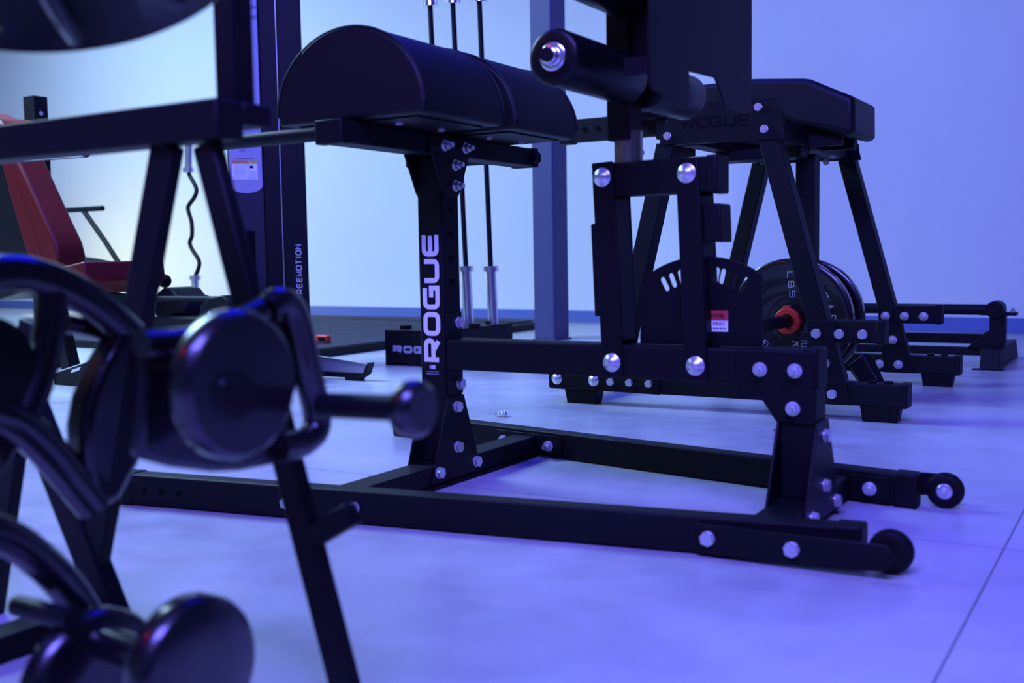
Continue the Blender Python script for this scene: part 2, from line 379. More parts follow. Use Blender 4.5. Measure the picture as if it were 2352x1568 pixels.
    for x0 in (K1, K0-.006):
        MB().prism([(x0, -.040, .226), (x0, .040, .226), (x0, .140, .014), (x0, -.140, .014)], (.006, 0, 0)).build('gusset_plate', BLK2, t, bevel=.0015)
    for y, z in ((.008, .192), (.008, .085), (-.085, .034), (.100, .034)): bolt((K1+.006, y, z), (1, 0, 0), t, .0145)
    bolt((K0-.006, -.02, .19), (-1, 0, 0), t, .0145)
    # transport wheels
    for s in (-1, 1):
        q0 = .862
        ya = s*(w(q0)+.004)
        arm = [(q0, .006), (1.150, .012)]+[(1.205+.024*math.cos(a), .042+.024*math.sin(a)) for a in [math.radians(k) for k in range(-80, 81, 20)]]+[(q0, .064)]
        wa = MB().prism([(x, ya, z) for x, z in arm], (0, s*.006, 0)).build('wheel_arm', BLK2, t, bevel=.0015)
        for u in (.886, 1.048): bolt((u, ya+s*.006, .038), (0, s, 0), t, .014)
        MB().box(q0, q0+.07, *sorted((s*(w(q0)), ya)), .01, .064).build('spacer', BLK2, wa)
        wc = s*.283
        wl = MB().lathe((1.210, wc-.016, .040), (0, 1, 0), [(0, .012), (0, .030), (.003, .037), (.009, .040), (.023, .040), (.029, .037), (.032, .030), (.032, .012)], 48).build('wheel', RUB, t)
        if s > 0: MB().lathe((1.210, wc-.016, .040), (0, -1, 0), [(-.002, .018), (.001, .018), (.004, .015), (.0045, .010)], 32).build('hub', ZNC, wl)
        MB().cyl((1.210, wc+.02*s, .040), (1.210, ya, .040), .007, 16).build('axle', RUB, wl)
        if s > 0: bolt((1.210, wc-.020, .040), (0, -1, 0), wl, .008, 'nut')
    # pad carriage
    tz0, tz1 = .838, .888
    pt = MB().box(U0+.002, U1-.002, -.40, .43, tz0, tz1).build('pad_tube', BLK, t, bevel=.004)
    MB().box(U0-.001, U1+.001, -.415, -.385, tz0-.002, tz1+.002).build('end_cap', RUB, pt, bevel=.003)
    MB().box(U0-.001, U1+.001, .425, .452, tz0-.002, tz1+.002).build('end_cap', RUB, pt, bevel=.003)
    MB().cyl((U1-.02, .43, .862), (U1+.012, .43, .862), .017, 20).build('plug', RUB, pt)
    for s in (-1, 1):
        h = MB().cyl((U0+.004, s*.385, .864), (-.335, s*.385, .864), .0165, 24).build('handle', BLK, t)
        MB().ball((-.335, s*.385, .864), .0165, 16).build('end_plug', RUB, h)
    for x0 in (U1, U0-.006):
        MB().prism([(x0, -.088, .880), (x0, .088, .880), (x0, .088, .850), (x0, .036, .745), (x0, .028, .735), (x0, -.028, .735), (x0, -.036, .745), (x0, -.088, .850)], (.006, 0, 0)).build('bracket_plate', BLK2, t, bevel=.0015)
    for y, z in ((-.03, .860), (.062, .860), (.014, .814), (.014, .762)): bolt((U1+.006, y, z), (1, 0, 0), t, .0125, 'nut')
    # half round pads
    for v0, v1 in ((-.365, -.04), (.015, .335)):
        cu, rx, rz, zb = .048, .212, .205, .892
        prof = [(cu-rx*.985, zb), (cu-rx, zb+.02)]+[(cu-rx*math.cos(math.radians(a)), zb+.02+(rz-.02)*math.sin(math.radians(a))) for a in range(6, 175, 6)]+[(cu+rx, zb+.02), (cu+rx*.985, zb)]
        pad = MB().prism([(x, v0, z) for x, z in prof], (0, v1-v0, 0)).build('half_round_pad', VIN, t, bevel=.010, seg=4)
        for vv in (v0+.002, v1-.002):
            MB().tube([(x, vv, z) for x, z in prof[1:-1]], .0026, 8, 0).build('piping', VIN, pad)
        MB().box(cu-.17, cu+.17, v0+.03, v1-.03, tz1, zb+.004).build('pad_base', BLK2, pad)
        for vv in (v0+.08, v1-.08):
            for uu in (-.03, .13): MB().cyl((uu, vv, tz1-.006), (uu, vv, tz1+.001), .009, 6).build('screw', ZNC, pad)
    # swing arms with slotted selector plate
    piv = [((.541, .335), (.521, .757)), ((.744, .335), (.725, .755))]
    for (p0, p1) in piv:
        a, b = V((p0[0], 0, p0[1])), V((p1[0], 0, p1[1])); d = (b-a).normalized()
        arm = MB().beam(a+d*.048, b-d*.048, .052, .074, up=(0, 1, 0)).build('swing_arm', BLK, t, bevel=.003)
        for s in (-1, 1):
            o = V((0, s*.0425, 0)); MB().beam(a-d*.034+o, b+d*.034+o, .052, .006, up=(0, 1, 0)).build('side_plate', BLK2, arm, bevel=.002)
            for q in (a, b): bolt(q+V((0, s*.0455, 0)), (0, s, 0), t, .0215, 'dome', 'pivot_bolt')
    MB().prism([(.484, -.035, .652), (.500, -.035, .655), (.513, -.035, .440), (.492, -.035, .440)], (0, .07, 0)).build('rubber_stop', RUB, t, bevel=.003)
    MB().prism([(.756, -.035, .691), (.797, -.035, .688), (.800, -.035, .604), (.758, -.035, .606)], (0, .07, 0)).build('rubber_stop', RUB, t, bevel=.004)
    R = .240; cx, cz = .745, .335
    out = [(cx+.135, .377)]+[(cx+R*math.sin(math.radians(a)), cz+R*math.cos(math.radians(a))) for a in range(34, -37, -4)]+[(cx-.150, .515), (cx-.153, .377)]
    sp = MB().prism([(x, -.003, z) for x, z in out], (0, .006, 0)).build('selector_plate', BLK2, t, bevel=.0012)
    cut = MB()
    for a in (-27, -21, -15, -9, -3, 3, 9, 13, 18, 23, 28):
        if a in (-9, -3, 3): continue
        rad = math.radians(a); c0 = V((cx+(R-.040)*math.sin(rad), 0, cz+(R-.040)*math.cos(rad))); dd = V((math.sin(rad), 0, math.cos(rad))); sd = V((math.cos(rad), 0, -math.sin(rad)))
        ring = []
        for k in range(9): x = math.pi*k/8; ring.append(c0+dd*.011+(sd*math.cos(x)+dd*math.sin(x))*.0062)
        for k in range(9): x = math.pi*(1+k/8); ring.append(c0-dd*.011+(sd*math.cos(x)+dd*math.sin(x))*.0062)
        cut.prism([p+V((0, -.03, 0)) for p in ring], (0, .06, 0))
    cm = bpy.data.meshes.new('cut'); cm.from_pydata([tuple(p-ORG_[sp.name]) for p in cut.v], [], cut.f); cm.update()
    co = bpy.data.objects.new('cut', cm); COL.objects.link(co); co.location = (.5, 0, 0)
    # boolean applied at once so no helper object stays in the scene
    md = sp.modifiers.new('slots', 'BOOLEAN'); md.operation = 'DIFFERENCE'; md.object = co; md.solver = 'EXACT'
    bpy.context.view_layer.update(); dg = bpy.context.evaluated_depsgraph_get()
    nm = bpy.data.meshes.new_from_object(sp.evaluated_get(dg)); sp.modifiers.clear(); sp.data = nm
    bpy.data.objects.remove(co)
    MB().box(.722, .728, -.030, -.003, .377, .50).build('stiffener', BLK2, t)
    lb = MB().box(.735, .803, -.0042, -.003, .409, .4545).build('warning_label', WHT, t, smooth=False, label='white and red pinch point warning label')
    MB().box(.735, .803, -.0048, -.0042, .433, .4545).build('red_band', REDL, lb, smooth=False)
    x = MB(); text(x, 'WARNING', (.7405, -.0048, .4395), (1, 0, 0), (0, 0, 1), .009, .0070, .0014, .0018, (0, -1, 0), .0003); x.build('warning_text', INK, lb, smooth=False)
    x = MB(); text(x, 'PINCH POINT', (.7375, -.0042, .4215), (1, 0, 0), (0, 0, 1), .0085, .0052, .0010, .0016, (0, -1, 0), .0003); x.build('label_text', INK, lb, smooth=False)
    x = MB(); [x.box(.738+.0078*i, .744+.0078*i, -.0045, -.0042, .4135, .4165) for i in range(8)]; x.build('small_print', INK, lb, smooth=False)
    # carriage
    cr = MB().box(.498, .786, -.037, .037, .714, .7905).build('carriage_tube', BLK, t, bevel=.004)
    MB().box(.765, .792, -.0395, .0395, .711, .793).build('end_cap', RUB, cr, bevel=.005)
    MB().cyl((.566, 0, .788), (.566, 0, .860), .0325, 32).build('post_inner_tube', STL, t, label='bare brassy steel tube')
    ps = MB().box(.530, .584, -.040, .036, .838, 1.55).build('post_sleeve', BLK, t, bevel=.004)
    MB().cyl((.588, .018, .813), (.594, .018, .813), .006, 12).build('hole', INK, ps)
    # rollers
    for z in (.970, 1.158):
        ax = MB().cyl((.582, -.400, z), (.582, .325, z), .0125, 20).build('roller_axle', BLK2, t)
        for v0, v1 in ((-.380, -.045), (.045, .310)):
            ro = MB().lathe((.582, v0, z), (0, 1, 0), [(0, .030), (0, .048), (.003, .053), (.008, .0555), (v1-v0-.008, .0555), (v1-v0-.003, .053), (v1-v0, .048), (v1-v0, .03)], 48).build('foam_roller', FOAM, t)
            e, s = (v0, -1) if v0 < 0 else (v1, 1)
            hb = MB().lathe((.582, e-s*.004, z), (0, s, 0), [(0, .028), (.006, .028), (.008, .025), (.008, .019), (.022, .017), (.024, .014)], 40).build('hub_collar', CHR, ro)
            MB().cyl((.582, e+s*.004, z), (.582, e+s*.030, z), .0135, 24).build('axle_plug', RUB, hb)
    MB().box(.584, .748, -.024, .024, 1.00, 1.5).build('footplate_bracket', BLK, t, bevel=.003)
    # footplate with notched lower edge
    fp = [(-.305, 1.52), (-.306, .925), (-.300, .910), (-.286, .900), (-.125, .884), (-.108, .890), (-.104, .962), (.052, .969), (.062, .962), (.112, .913), (.125, .907), (.270, .914), (.288, .921), (.296, .930), (.297, 1.52)]
    MB().prism([(.750, y, z) for y, z in fp], (.006, 0, 0)).build('footplate', BLK2, t, bevel=.0015)
    MB().box(.70, .750, -.306, -.300, .93, .965).build('plate_lip', BLK2, t)
    return t
ghd()

# ================================================================== REVERSE HYPER
def reverse_hyper():
    t = thing('reverse_hyper_machine', (.2, 2.03, 0), 'tall black steel reverse hyper machine with A-shaped legs and thick black pad', 'exercise machine')
    for side, v0 in ((0, 1.46), (1, 2.545)):
        v1 = v0+.076; vo = v0 if side == 0 else v0   # camera-side face
        base = MB().box(-.47, .890, v0, v1, .054, .130).build('base_rail', BLK, t, bevel=.004)
        MB().box(.868, .898, v0-.002, v1+.002, .051, .133).build('end_cap', RUB, base, bevel=.004)
        for u0, u1 in ((-.405, -.262), (.742, .872)):
            c = (u0+u1)/2; hw = (u1-u0)/2
            b = MB(); lo = [(c-hw*.88, v0+.008), (c+hw*.88, v0+.008), (c+hw*.88, v1-.008), (c-hw*.88, v1-.008)]; hi = [(c-hw, v0+.002), (c+hw, v0+.002), (c+hw, v1-.002), (c-hw, v1-.002)]
            b._add([(x, y, 0) for x, y in lo]+[(x, y, .055) for x, y in hi], [[3,2,1,0],[4,5,6,7],[0,1,5,4],[1,2,6,5],[2,3,7,6],[3,0,4,7]])
            b.build('rubber_foot', RUB, t, bevel=.004)
        for u in (.79, .845): MB().cyl((u-.015, (v0+v1)/2, .129), (u-.015, (v0+v1)/2, .138), .014, 20).build('foot_screw', RUB, t)
        # legs
        up = (0, 1, 0)
        MB().beam((.418, (v0+v1)/2, .985), (.655, (v0+v1)/2, .125), .070, .0758, up=up).build('leg', BLK, t, bevel=.004)
        MB().beam((.030, (v0+v1)/2, .985), (-.182, (v0+v1)/2, .125), .068, .0758, up=up).build('leg', BLK, t, bevel=.004)
        st = MB().box(.585, .815, v0+.001, v1-.001, .268, .345).build('stub_rail', BLK, t, bevel=.004)
        MB().box(.795, .822, v0-.001, v1+.001, .265, .348).build('end_cap', RUB, st, bevel=.005)
        MB().prism([(.560, v0-.006, .345), (.66, v0-.006, .345), (.66, v0-.006, .268), (.715, v0-.006, .054), (.590, v0-.006, .054)], (0, .006, 0)).build('joint_plate', BLK2, t, bevel=.001)
        knd = 'hex' if side == 0 else 'nut'
        for u, z in ((.595, .299), (.674, .299), (.752, .299), (.626, .196), (.651, .090)) + (() if side == 0 else ((.572, .090),)): bolt((u, v0-.006, z), (0, -1, 0), t, .0165, knd)
        MB().prism([(-.47, v0-.006, .130), (.006, v0-.006, .130), (.006, v0-.006, .053), (-.47, v0-.006, .060)], (0, .006, 0)).build('joint_plate', BLK2, t, bevel=.001)
        for u in (-.196, -.117, -.036): bolt((u, v0-.006, .094), (0, -1, 0), t, .0145)
        for u in (-.433, -.270): bolt((u, v0-.006, .096), (0, -1, 0), t, .023, 'dome')
        # head plate
        hp = MB().prism([(.062, v0-.006, 1.130), (.445, v0-.006, 1.118), (.457, v0-.006, 1.108), (.487, v0-.006, .974), (.010, v0-.006, .984)], (0, .006, 0)).build('head_plate', BLK2, t, bevel=.0015)
        if side == 0:
            x = MB(); text(x, 'ROGUE', (.106, v0-.006, 1.033), (.998, 0, -.012), (0, 0, 1), .041, .046, .0055, .0075, (0, -1, 0)); x.build('cut_lettering', INK, hp, smooth=False, label='dark cut-out lettering')
        for u, z in ((.069, 1.092), (.046, 1.014), (.388, 1.090), (.410, 1.012)): bolt((u, v0-.006, z), (0, -1, 0), t, .0145)
        MB().box(.03, .46, v0+.002, v1-.002, .985, 1.05).build('top_rail', BLK, t, bevel=.003)
    # cross tubes
    for u, z in ((.10, 1.02), (.40, 1.02)): MB().box(u-.038, u+.038, 1.53, 2.55, z-.038, z+.038).build('cross_tube', BLK, t, bevel=.004)
    MB().box(-.46, -.384, 1.536, 2.545, .056, .128).build('cross_tube', BLK, t, bevel=.004)
    # pad: flat body, dropping nose
    v0, v1 = 1.85, 2.21
    pr = [(-.30, 1.252), (.23, 1.258), (.425, 1.240), (.455, 1.234), (.53, 1.196), (.612, 1.156), (.620, 1.146), (.622, 1.030), (.606, 1.010), (.525, 1.036), (.395, 1.066), (.345, 1.10), (.05, 1.165), (-.30, 1.165)]
    pad = MB().prism([(u, v0, z) for u, z in pr], (0, v1-v0, 0)).build('pad', VIN, t, bevel=.026, seg=5)
    MB().box(-.26, .10, v0+.04, v1-.04, 1.142, 1.168).build('pad_board', BLK2, pad)
    for vv in (1.93, 2.13): MB().prism([(-.20, vv-.02, 1.058), (.44, vv-.02, .985), (.56, vv-.02, .985), (.56, vv-.02, 1.022), (.40, vv-.02, 1.068), (.10, vv-.02, 1.142), (-.20, vv-.02, 1.142)], (0, .04, 0)).build('pad_rail', BLK, t, bevel=.002)
    for z, u in ((.985, .05), (.985, .30)): pass
    b = MB(); b.box(.08, .42, 1.86, 2.0, .945, .985); b.build('bearing_plate', BLK2, t, bevel=.003)
    bolt((.33, 1.92, .945), (0, 0, -1), t, .014, 'nut')
    for u, v, z in ((.42, 2.33, .985), (.46, 2.33, 1.02), (.40, 2.30, .955)): bolt((u, v, z), (0, -1, 0), t, .012, 'nut')
    # handle adjuster bar to the left
    hb = MB().box(-.66, .05, 1.99, 2.045, 1.084, 1.182).build('handle_bar', BLK, t, bevel=.004)
    MB().box(-.70, -.64, 1.985, 2.05, 1.078, 1.188).build('bar_socket', BLK2, t, bevel=.004)
    for u in (-.578, -.513, -.448, -.383): MB().cyl((u, 1.9895, 1.136), (u, 1.985, 1.136), .0105, 18).build('hole', INK, hb)
    MB().prism([(-.215, 1.99, 1.08), (-.06, 1.99, 1.08), (-.06, 1.99, .985), (-.17, 1.99, .975), (-.205, 1.99, .992)], (0, .01, 0)).build('pull_bracket', BLK2, t, bevel=.003)
    bolt((-.135, 1.99, 1.018), (0, -1, 0), t, .009)
    for s in (-.14, .16): MB().cyl((-.36, 2.02+s, 1.185), (-.20, 2.02+s, 1.205), .020, 20).build('hand_grip', RUB, t)
    MB().box(-.36, -.30, 1.86, 2.2, 1.16, 1.19).build('grip_crossbar', BLK, t, bevel=.004)
    # pendulum with horn
    MB().box(.362, .438, 1.99, 2.066, .24, .965).build('pendulum_arm', BLK, t, bevel=.004)
    hn = MB().cyl((.36, 1.62, .312), (.36, 2.44, .312), .0245, 32).build('weight_horn', BLK, t)
    MB().lathe((.36, 1.61, .312), (0, 1, 0), [(0, .020), (.004, .0245), (.012, .0255)], 32).build('end_plug', RUB, hn)
    # roller strap at lower end
    st = MB(); st.prism([at_v(1946, 842, 2.16), at_v(1984, 812, 2.16), at_v(2002, 814, 2.16), at_v(2034, 882, 2.20), at_v(1978, 886, 2.20)], (0, .006, 0)); so = st.build('strap', VIN, t, label='black webbing strap with pale stitching')
    def stitch(a, b, n, solid=False):
        x = MB(); a, b = V(a), V(b)
        for i in range(n):
            p = a.lerp(b, i/n); q = a.lerp(b, (i+(.98 if solid else .5))/n); x.beam(p, q, .0016, .0012)
        x.build('stitching', THR, so, smooth=False)
    stitch(at_v(1948, 839, 2.155), at_v(1981, 815, 2.155), 6, True)
    stitch(at_v(1951, 842, 2.155), at_v(1975, 876, 2.18), 9); stitch(at_v(1981, 817, 2.155), at_v(2016, 874, 2.18), 12)
    return t
reverse_hyper()

def iron_plate(v, rad, label, letters):
    t = thing('weight_plate', (.36, v, .312), label, 'weight plate', 'iron plates loaded on the reverse hyper')
    o = V((.36, v, .312))
    pl = MB().lathe(o, (0, 1, 0), [(0, .0262), (-.004, .045), (-.004, .058), (.004, .062), (.006, rad*.80), (.0, rad*.86), (-.003, rad*.90), (-.003, rad*.97), (.002, rad), (.034, rad), (.038, rad*.97), (.038, rad*.88), (.032, rad*.8), (.034, .06), (.040, .045), (.038, .0262)], 72, True).build('disc', GLS, t)
    if letters:
        x = MB(); n = (0, -1, 0); y = v+.0055
        def place(ch, ang, r, rot, h=.026, w=.020):
            a = math.radians(ang); c = V((.36+r*math.sin(a), y, .312+r*math.cos(a)))
            ra = math.radians(rot); ex = V((math.cos(ra), 0, -math.sin(ra))); ey = V((math.sin(ra), 0, math.cos(ra)))
            text(x, ch, c-ex*w/2-ey*h/2, ex, ey, h, w, 0, .0034, n, .0014)
        # LBS stacked reading downwards
        for i, ch in enumerate('LBS'): place(ch, 0, .168-.035*i, 90) if 0 else None
        for i, ch in enumerate('LBS'):
            c = at_v(1815+i*2.5, 631+i*22, y); ex = V((0, 0, -1)); ey = V((1, 0, 0)); w, h = .027, .024
            text(x, ch, c-ex*w/2-ey*h/2, ex, ey, h, w, 0, .0034, n, .0014)
        x.build('raised_lettering', GRY, t, smooth=False); x = MB()
        for i, ch in enumerate('BARBELL'): place(ch, 55+15.5*i, .165, 55+15.5*i+8, .028, .024)
        x.build('raised_lettering', GRY, t, smooth=False); x = MB()
        for ch, px, r in (('K', 1826, 180), ('2', 1847, 180), ('G', 1758, 215)):
            c = at_v(px, 789, y); ra = math.radians(r); ex = V((math.cos(ra), 0, -math.sin(ra))); ey = V((math.sin(ra), 0, math.cos(ra))); w, h = .024, .026
            text(x, ch, c-ex*w/2-ey*h/2, ex, ey, h, w, 0, .0034, n, .0014)
        x.build('raised_lettering', GRY, t, smooth=False)
        for a in (45, 135, 225, 315):
            rb = MB(); a = math.radians(a); rb.beam(o+V((math.sin(a)*.06, .004, math.cos(a)*.06)), o+V((math.sin(a)*rad*.82, .004, math.cos(a)*rad*.82)), .004, .004)
            rb.build('rib', GLS, t)
    return t
iron_plate(1.93, .245, 'black iron weight plate with raised LBS and BARBELL lettering, nearest the red collar', True)
iron_plate(2.10, .245, 'plain black iron weight plate behind the lettered plate on the horn', False)
def collar(c, axis, r, label, seg=12, w=.03):
    o = MB(); c = V(c); o.lathe(c, axis, [(0, r*.62), (0, r*.95), (.004, r), (w-.004, r), (w, r*.95), (w, r*.62), (0, r*.62)], seg)
    ob = o.build('barbell_collar', REDP); tag(ob, label, 'collar'); return ob
c1 = MB(); c1.lathe((.36, 1.885, .312), (0, 1, 0), [(0, .027), (0, .050), (.004, .053), (.026, .053), (.030, .050), (.030, .027)], 10, True)
c1.box(.345, .375, 1.886, 1.912, .355, .372)
tag(c1.build('barbell_collar', REDP, bevel=.002), 'red plastic clamp collar on the weight horn against the lettered plate', 'collar')

# ================================================================== FAR LOW MACHINE AT RIGHT
def far_machine():
    t = thing('pivot_bar_machine', (.93, 3.6, 0), 'low black floor machine with long horizontal pivot bar near the right wall base', 'exercise machine')
    MB().cyl((-.25, 3.42, .288), (.93, 3.42, .285), .0265, 24).build('pivot_bar', BLK, t)
    for v, z0, z1 in ((3.42, .058, .098), (3.62, .100, .150)): MB().box(-.25, .88, v, v+.05, z0, z1).build('base_tube', BLK, t, bevel=.003)
    MB().box(-.25, -.17, 3.40, 3.67, .0, .31).build('end_post', BLK, t, bevel=.003)
    MB().box(.900, .972, 3.40, 3.475, .098, .265).build('post', BLK, t, bevel=.003)
    MB().prism([(.80, 3.405, .098), (.905, 3.405, .098), (.905, 3.405, .185), (.885, 3.405, .178)], (0, .06, 0)).build('brace', BLK2, t, bevel=.002)
    MB().prism([(.872, 3.30, 0), (.872, 3.34, .100), (.872, 3.98, .100), (.872, 4.08, 0)], (.09, 0, 0)).build('floor_bracket', BLK, t, bevel=.003)
    MB().box(.84, .98, 3.29, 3.33, 0, .006).build('foot_tab', BLK2, t)
    be = MB().cyl((.925, 3.385, .287), (.925, 3.50, .287), .042, 32).build('bearing_housing', BLK2, t)
    MB().box(.855, 1.02, 3.40, 3.48, .258, .274).build('bearing_flange', BLK2, t, bevel=.002)
    for u in (.875, 1.0):
        for v in (3.415, 3.465): bolt((u, v, .274), (0, 0, 1), t, .009, 'nut')
    MB().cyl((.925, 3.378, .287), (.925, 3.386, .287), .018, 20).build('cap', RUB, be)
far_machine()

# ================================================================== VERTICAL BAR HOLDER + BARBELLS
def holder():
    t = thing('barbell_holder', (-1.84, 2.7, 0), 'black steel box holder with cut-out lettering storing upright barbells', 'barbell holder')
    u0, u1, v0, v1, z = -2.03, -1.655, 2.395, 3.13, .193
    b = MB(); b.box(u0, u1, v0, v0+.005, .012, z); b.box(u0, u1, v1-.005, v1, .012, z); b.box(u0, u0+.005, v0, v1, 0.012, z); b.box(u1-.005, u1, v0, v1, .012, z); b.box(u0, u1, v0, v1, z-.005, z)
    b.box(u0, u1, v0, v1, .006, .014)
    sh = b.build('box_body', BLK, t, bevel=.001)
    MB().box(u0, u0+.16, v0, v0+.03, 0, .014).build('foot', BLK2, t); MB().box(u1-.05, u1, v1-.1, v1, 0, .014).build('foot', BLK2, t)
    x = MB(); text(x, 'ROGUE', (-1.975, v0, .070), (1, 0, 0), (0, 0, 1), .040, .060, .010, .013, (0, -1, 0)); x.build('cut_lettering', LBL, t, smooth=False, label='pale cut-out lettering')
    for px, py, v in ((932, 752, 2.52), (1090, 748, 2.757), (1030, 748, 2.66), (1070, 741, 2.98), (1128, 741, 3.02), (1018, 744, 2.92)):
        p = at_v(px, py, v); MB().cyl((p.x, v, z-.001), (p.x, v, z+.020), .034, 28).build('tube_rim', RUB, t)
    return t
holder()
def barbell(i, top, bot, v, label):
    a, b = at_v(*bot, v), at_v(*top, v); base = a-(b-a).normalized()*.30
    d = (b-a).normalized(); L = (b-a).length
    t = thing('barbell', (base.x, v, .19), label, 'barbell', 'barbells standing in the floor holder')
    MB().cyl(a, b, .0150, 20).build('shaft', BLK2, t)
    for p, s in ((a, -1), (b, 1)):
        MB().cyl(p-d*s*.004, p+d*s*.026, .045, 28).build('shoulder', CHR, t)
        e = (.016+(p.z-.209)) if s < 0 else .40
        MB().cyl(p+d*s*.02, p+d*s*e, .031, 28).build('sleeve', CHR, t)
barbell(0, (988, 14), (1015, 614), 2.92, 'leftmost of the three upright barbells, passing behind the lettered front upright')
barbell(1, (1040, 8), (1070, 613), 2.98, 'middle of the three upright barbells with shining chrome sleeves')
barbell(2, (1101, 4), (1127, 613), 3.02, 'rightmost of the three upright barbells, nearest the support column')
def floor_beam():
    t = thing('floor_beam', (-2.9, 5.1, 0), 'low black steel beam lying on the floor near the back wall', 'steel beam')
    MB().box(-4.6, -2.80, 5.12, 5.20, 0, .06).build('beam', BLK, t, bevel=.004)
    MB().box(-2.82, -2.74, 4.97, 5.22, 0, .072).build('end_bracket', BLK2, t, bevel=.008)
    bolt((-2.74, 5.08, .036), (1, 0, 0), t, .016)
floor_beam()

# ================================================================== PLATFORM, CABLE MACHINE
def platform():
    t = thing('lifting_platform', (-4.5, 4.1, 0), 'low black rubber lifting platform on the floor behind the cable machine', 'platform')
    MB().box(-6.6, -2.66, 2.53, 5.60, 0, .050).build('frame', BLK2, t, bevel=.003)
    for i in range(4):
        for j in range(3):
            u0 = -6.56+i*.97; v0 = 2.55+j*1.01
            MB().box(u0+.003, u0+.965, v0+.003, v0+1.005, .05, .055).build('mat_tile', MATT, t, smooth=False)
platform()
def red_block():
    p = at_z(740, 787, .0555)
    o = MB().box(p.x-.055, p.x+.055, p.y-.02, p.y+.03, .0555, .105).build('clip_box', REDP, bevel=.010, seg=3)
    tag(o, 'small red plastic clip lying on the black lifting platform', 'clip')
    q = MB().box(p.x-.02, p.x+.045, p.y-.0215, p.y-.019, .068, .094).build('dark_panel', INK, None)
    q.parent = o
red_block()
def cable_machine():
    t = thing('cable_machine', (-2.247, 2.013, 0), 'tall dark cable machine tower with white side lettering and silver instruction panel', 'exercise machine')
    XA = V((.737, .676, 0)); DA = V((-.676, .737, 0)); O = V((-2.235, 2.024, 0))   # right along the front, depth away from the camera
    def bx(x0, x1, d0, d1, z0, z1, name, m, par=t, bevel=0, **k):
        c = [O+XA*x+DA*d for x, d in ((x0, d0), (x1, d0), (x1, d1), (x0, d1))]
        return MB().prism([p+V((0, 0, z0)) for p in c], (0, 0, z1-z0)).build(name, m, par, bevel=bevel, **k)
    P = lambda x, z, d=0: O+XA*x+DA*d+V((0, 0, z))
    N = -DA
    bx(-.125, 0, 0, .16, 0, 3.2, 'side_column', BLK2, bevel=.006)
    bx(-.215, -.128, .015, .4, 0, 3.2, 'inner_column', BLK2, bevel=.004)
    sh = bx(-.395, -.215, .005, .4, 0, 3.2, 'front_shroud', mat('shroud_paint', (.018, .018, .03), .5, spec=.3), bevel=.006)
    bx(-.130, -.1275, -.001, .003, .2, 3.1, 'guide_wire', ALU)
    O = O+XA*.030
    bx(-.345, -.300, .002, .0055, .45, .74, 'slot', INK, sh)
    pl = [(-.418, 2.9), (-.252, 2.9), (-.252, .975)]+[(-.335+.083*math.cos(math.radians(q)), .975+.040*math.sin(math.radians(q))) for q in range(-10, -171, -16)]+[(-.418, .975)]
    pn = MB().prism([P(x, z, .005) for x, z in pl], N*.003).build('instruction_panel', LBL, sh, smooth=False, label='silver instruction panel')
    bx(-.402, -.325, .0012, .002, 1.005, 1.085, 'label_sheet', WHT, pn, smooth=False); bx(-.322, -.275, .0012, .002, 1.005, 1.085, 'label_sheet', WHT, pn, smooth=False)
    bx(-.402, -.325, .0010, .002, 1.085, 1.103, 'orange_band', ORG, pn, smooth=False); bx(-.322, -.275, .0010, .002, 1.085, 1.103, 'yellow_band', YEL, pn, smooth=False)
    x = MB()
    def pr(x0, x1, z0, z1): x.prism([P(x0, z0, .0011), P(x1, z0, .0011), P(x1, z1, .0011), P(x0, z1, .0011)], N*.0004)
    for i in range(9): pr(-.396, -.332, 1.012+.008*i, 1.0132+.008*i)
    for i in range(6): pr(-.317, -.281, 1.010+.007*i, 1.0112+.007*i)
    pr(-.314, -.296, 1.062, 1.075); pr(-.385, -.290, 1.111, 1.113); pr(-.365, -.335, 1.150, 1.1515); pr(-.365, -.330, 1.158, 1.1595)
    x.build('label_print', INK, pn, smooth=False)
    for z in (1.19, 1.47, 1.60, 1.74): bx(-.322, -.298, .0012, .002, z, z+.010, 'position_mark', INK, pn, smooth=False)
    MB().tube([P(-.375, 1.178, .002), P(-.345, 1.195, .002), P(-.330, 1.183, .002), P(-.300, 1.182, .002)], .005, 8).build('diagram', INK, pn, smooth=False)
    x = MB(); text(x, 'DER', P(-.305, 1.820, .002), XA, (0, 0, 1), .020, .018, .003, .003, N); text(x, 'ION', P(-.305, 1.870, .002), XA, (0, 0, 1), .020, .018, .003, .003, N); x.build('panel_words', INK, pn, smooth=False)
    O = O-XA*.030
    x = MB(); text(x, 'FREEMOTION', P(-.035, .375), (0, 0, 1), -XA, .030, .0245, .0066, .0034, N); x.build('side_lettering', WHT, t, smooth=False, label='thin white lettering reading upwards')
    bx(-.040, -.030, -.001, 0, .345, .368, 'red_mark', REDP, smooth=False)
    # foot platform
    v0, v1 = 1.72, 1.76
    MB().prism([(-2.20, v0, .036), (-1.640, v0, .036), (-1.612, v0, .080), (-2.20, v0, .135)], (0, v1-v0, 0)).build('foot_rail', ALU, t, bevel=.003, label='sloping brushed metal foot rail')
    MB().prism([(-2.22, v0-.004, .014), (-1.655, v0-.004, .014), (-1.620, v0-.004, .036), (-1.600, v0-.004, .090), (-1.612, v0-.004, .090), (-1.635, v0-.004, .040), (-2.22, v0-.004, .040)], (0, v1-v0+.008, 0)).build('rail_skirt', BLK2, t, bevel=.002)
    MB().beam((-2.20, v0-.002, .137), (-1.606, v0-.002, .083), .010, .006).build('edge_trim', CHR, t)
    MB().box(-1.75, -1.66, v0-.002, v1+.002, 0, .018).build('rubber_foot', RUB, t, bevel=.003)
    MB().box(-2.19, -2.10, v0-.002, v1+.002, 0, .018).build('rubber_foot', RUB, t, bevel=.003)
cable_machine()

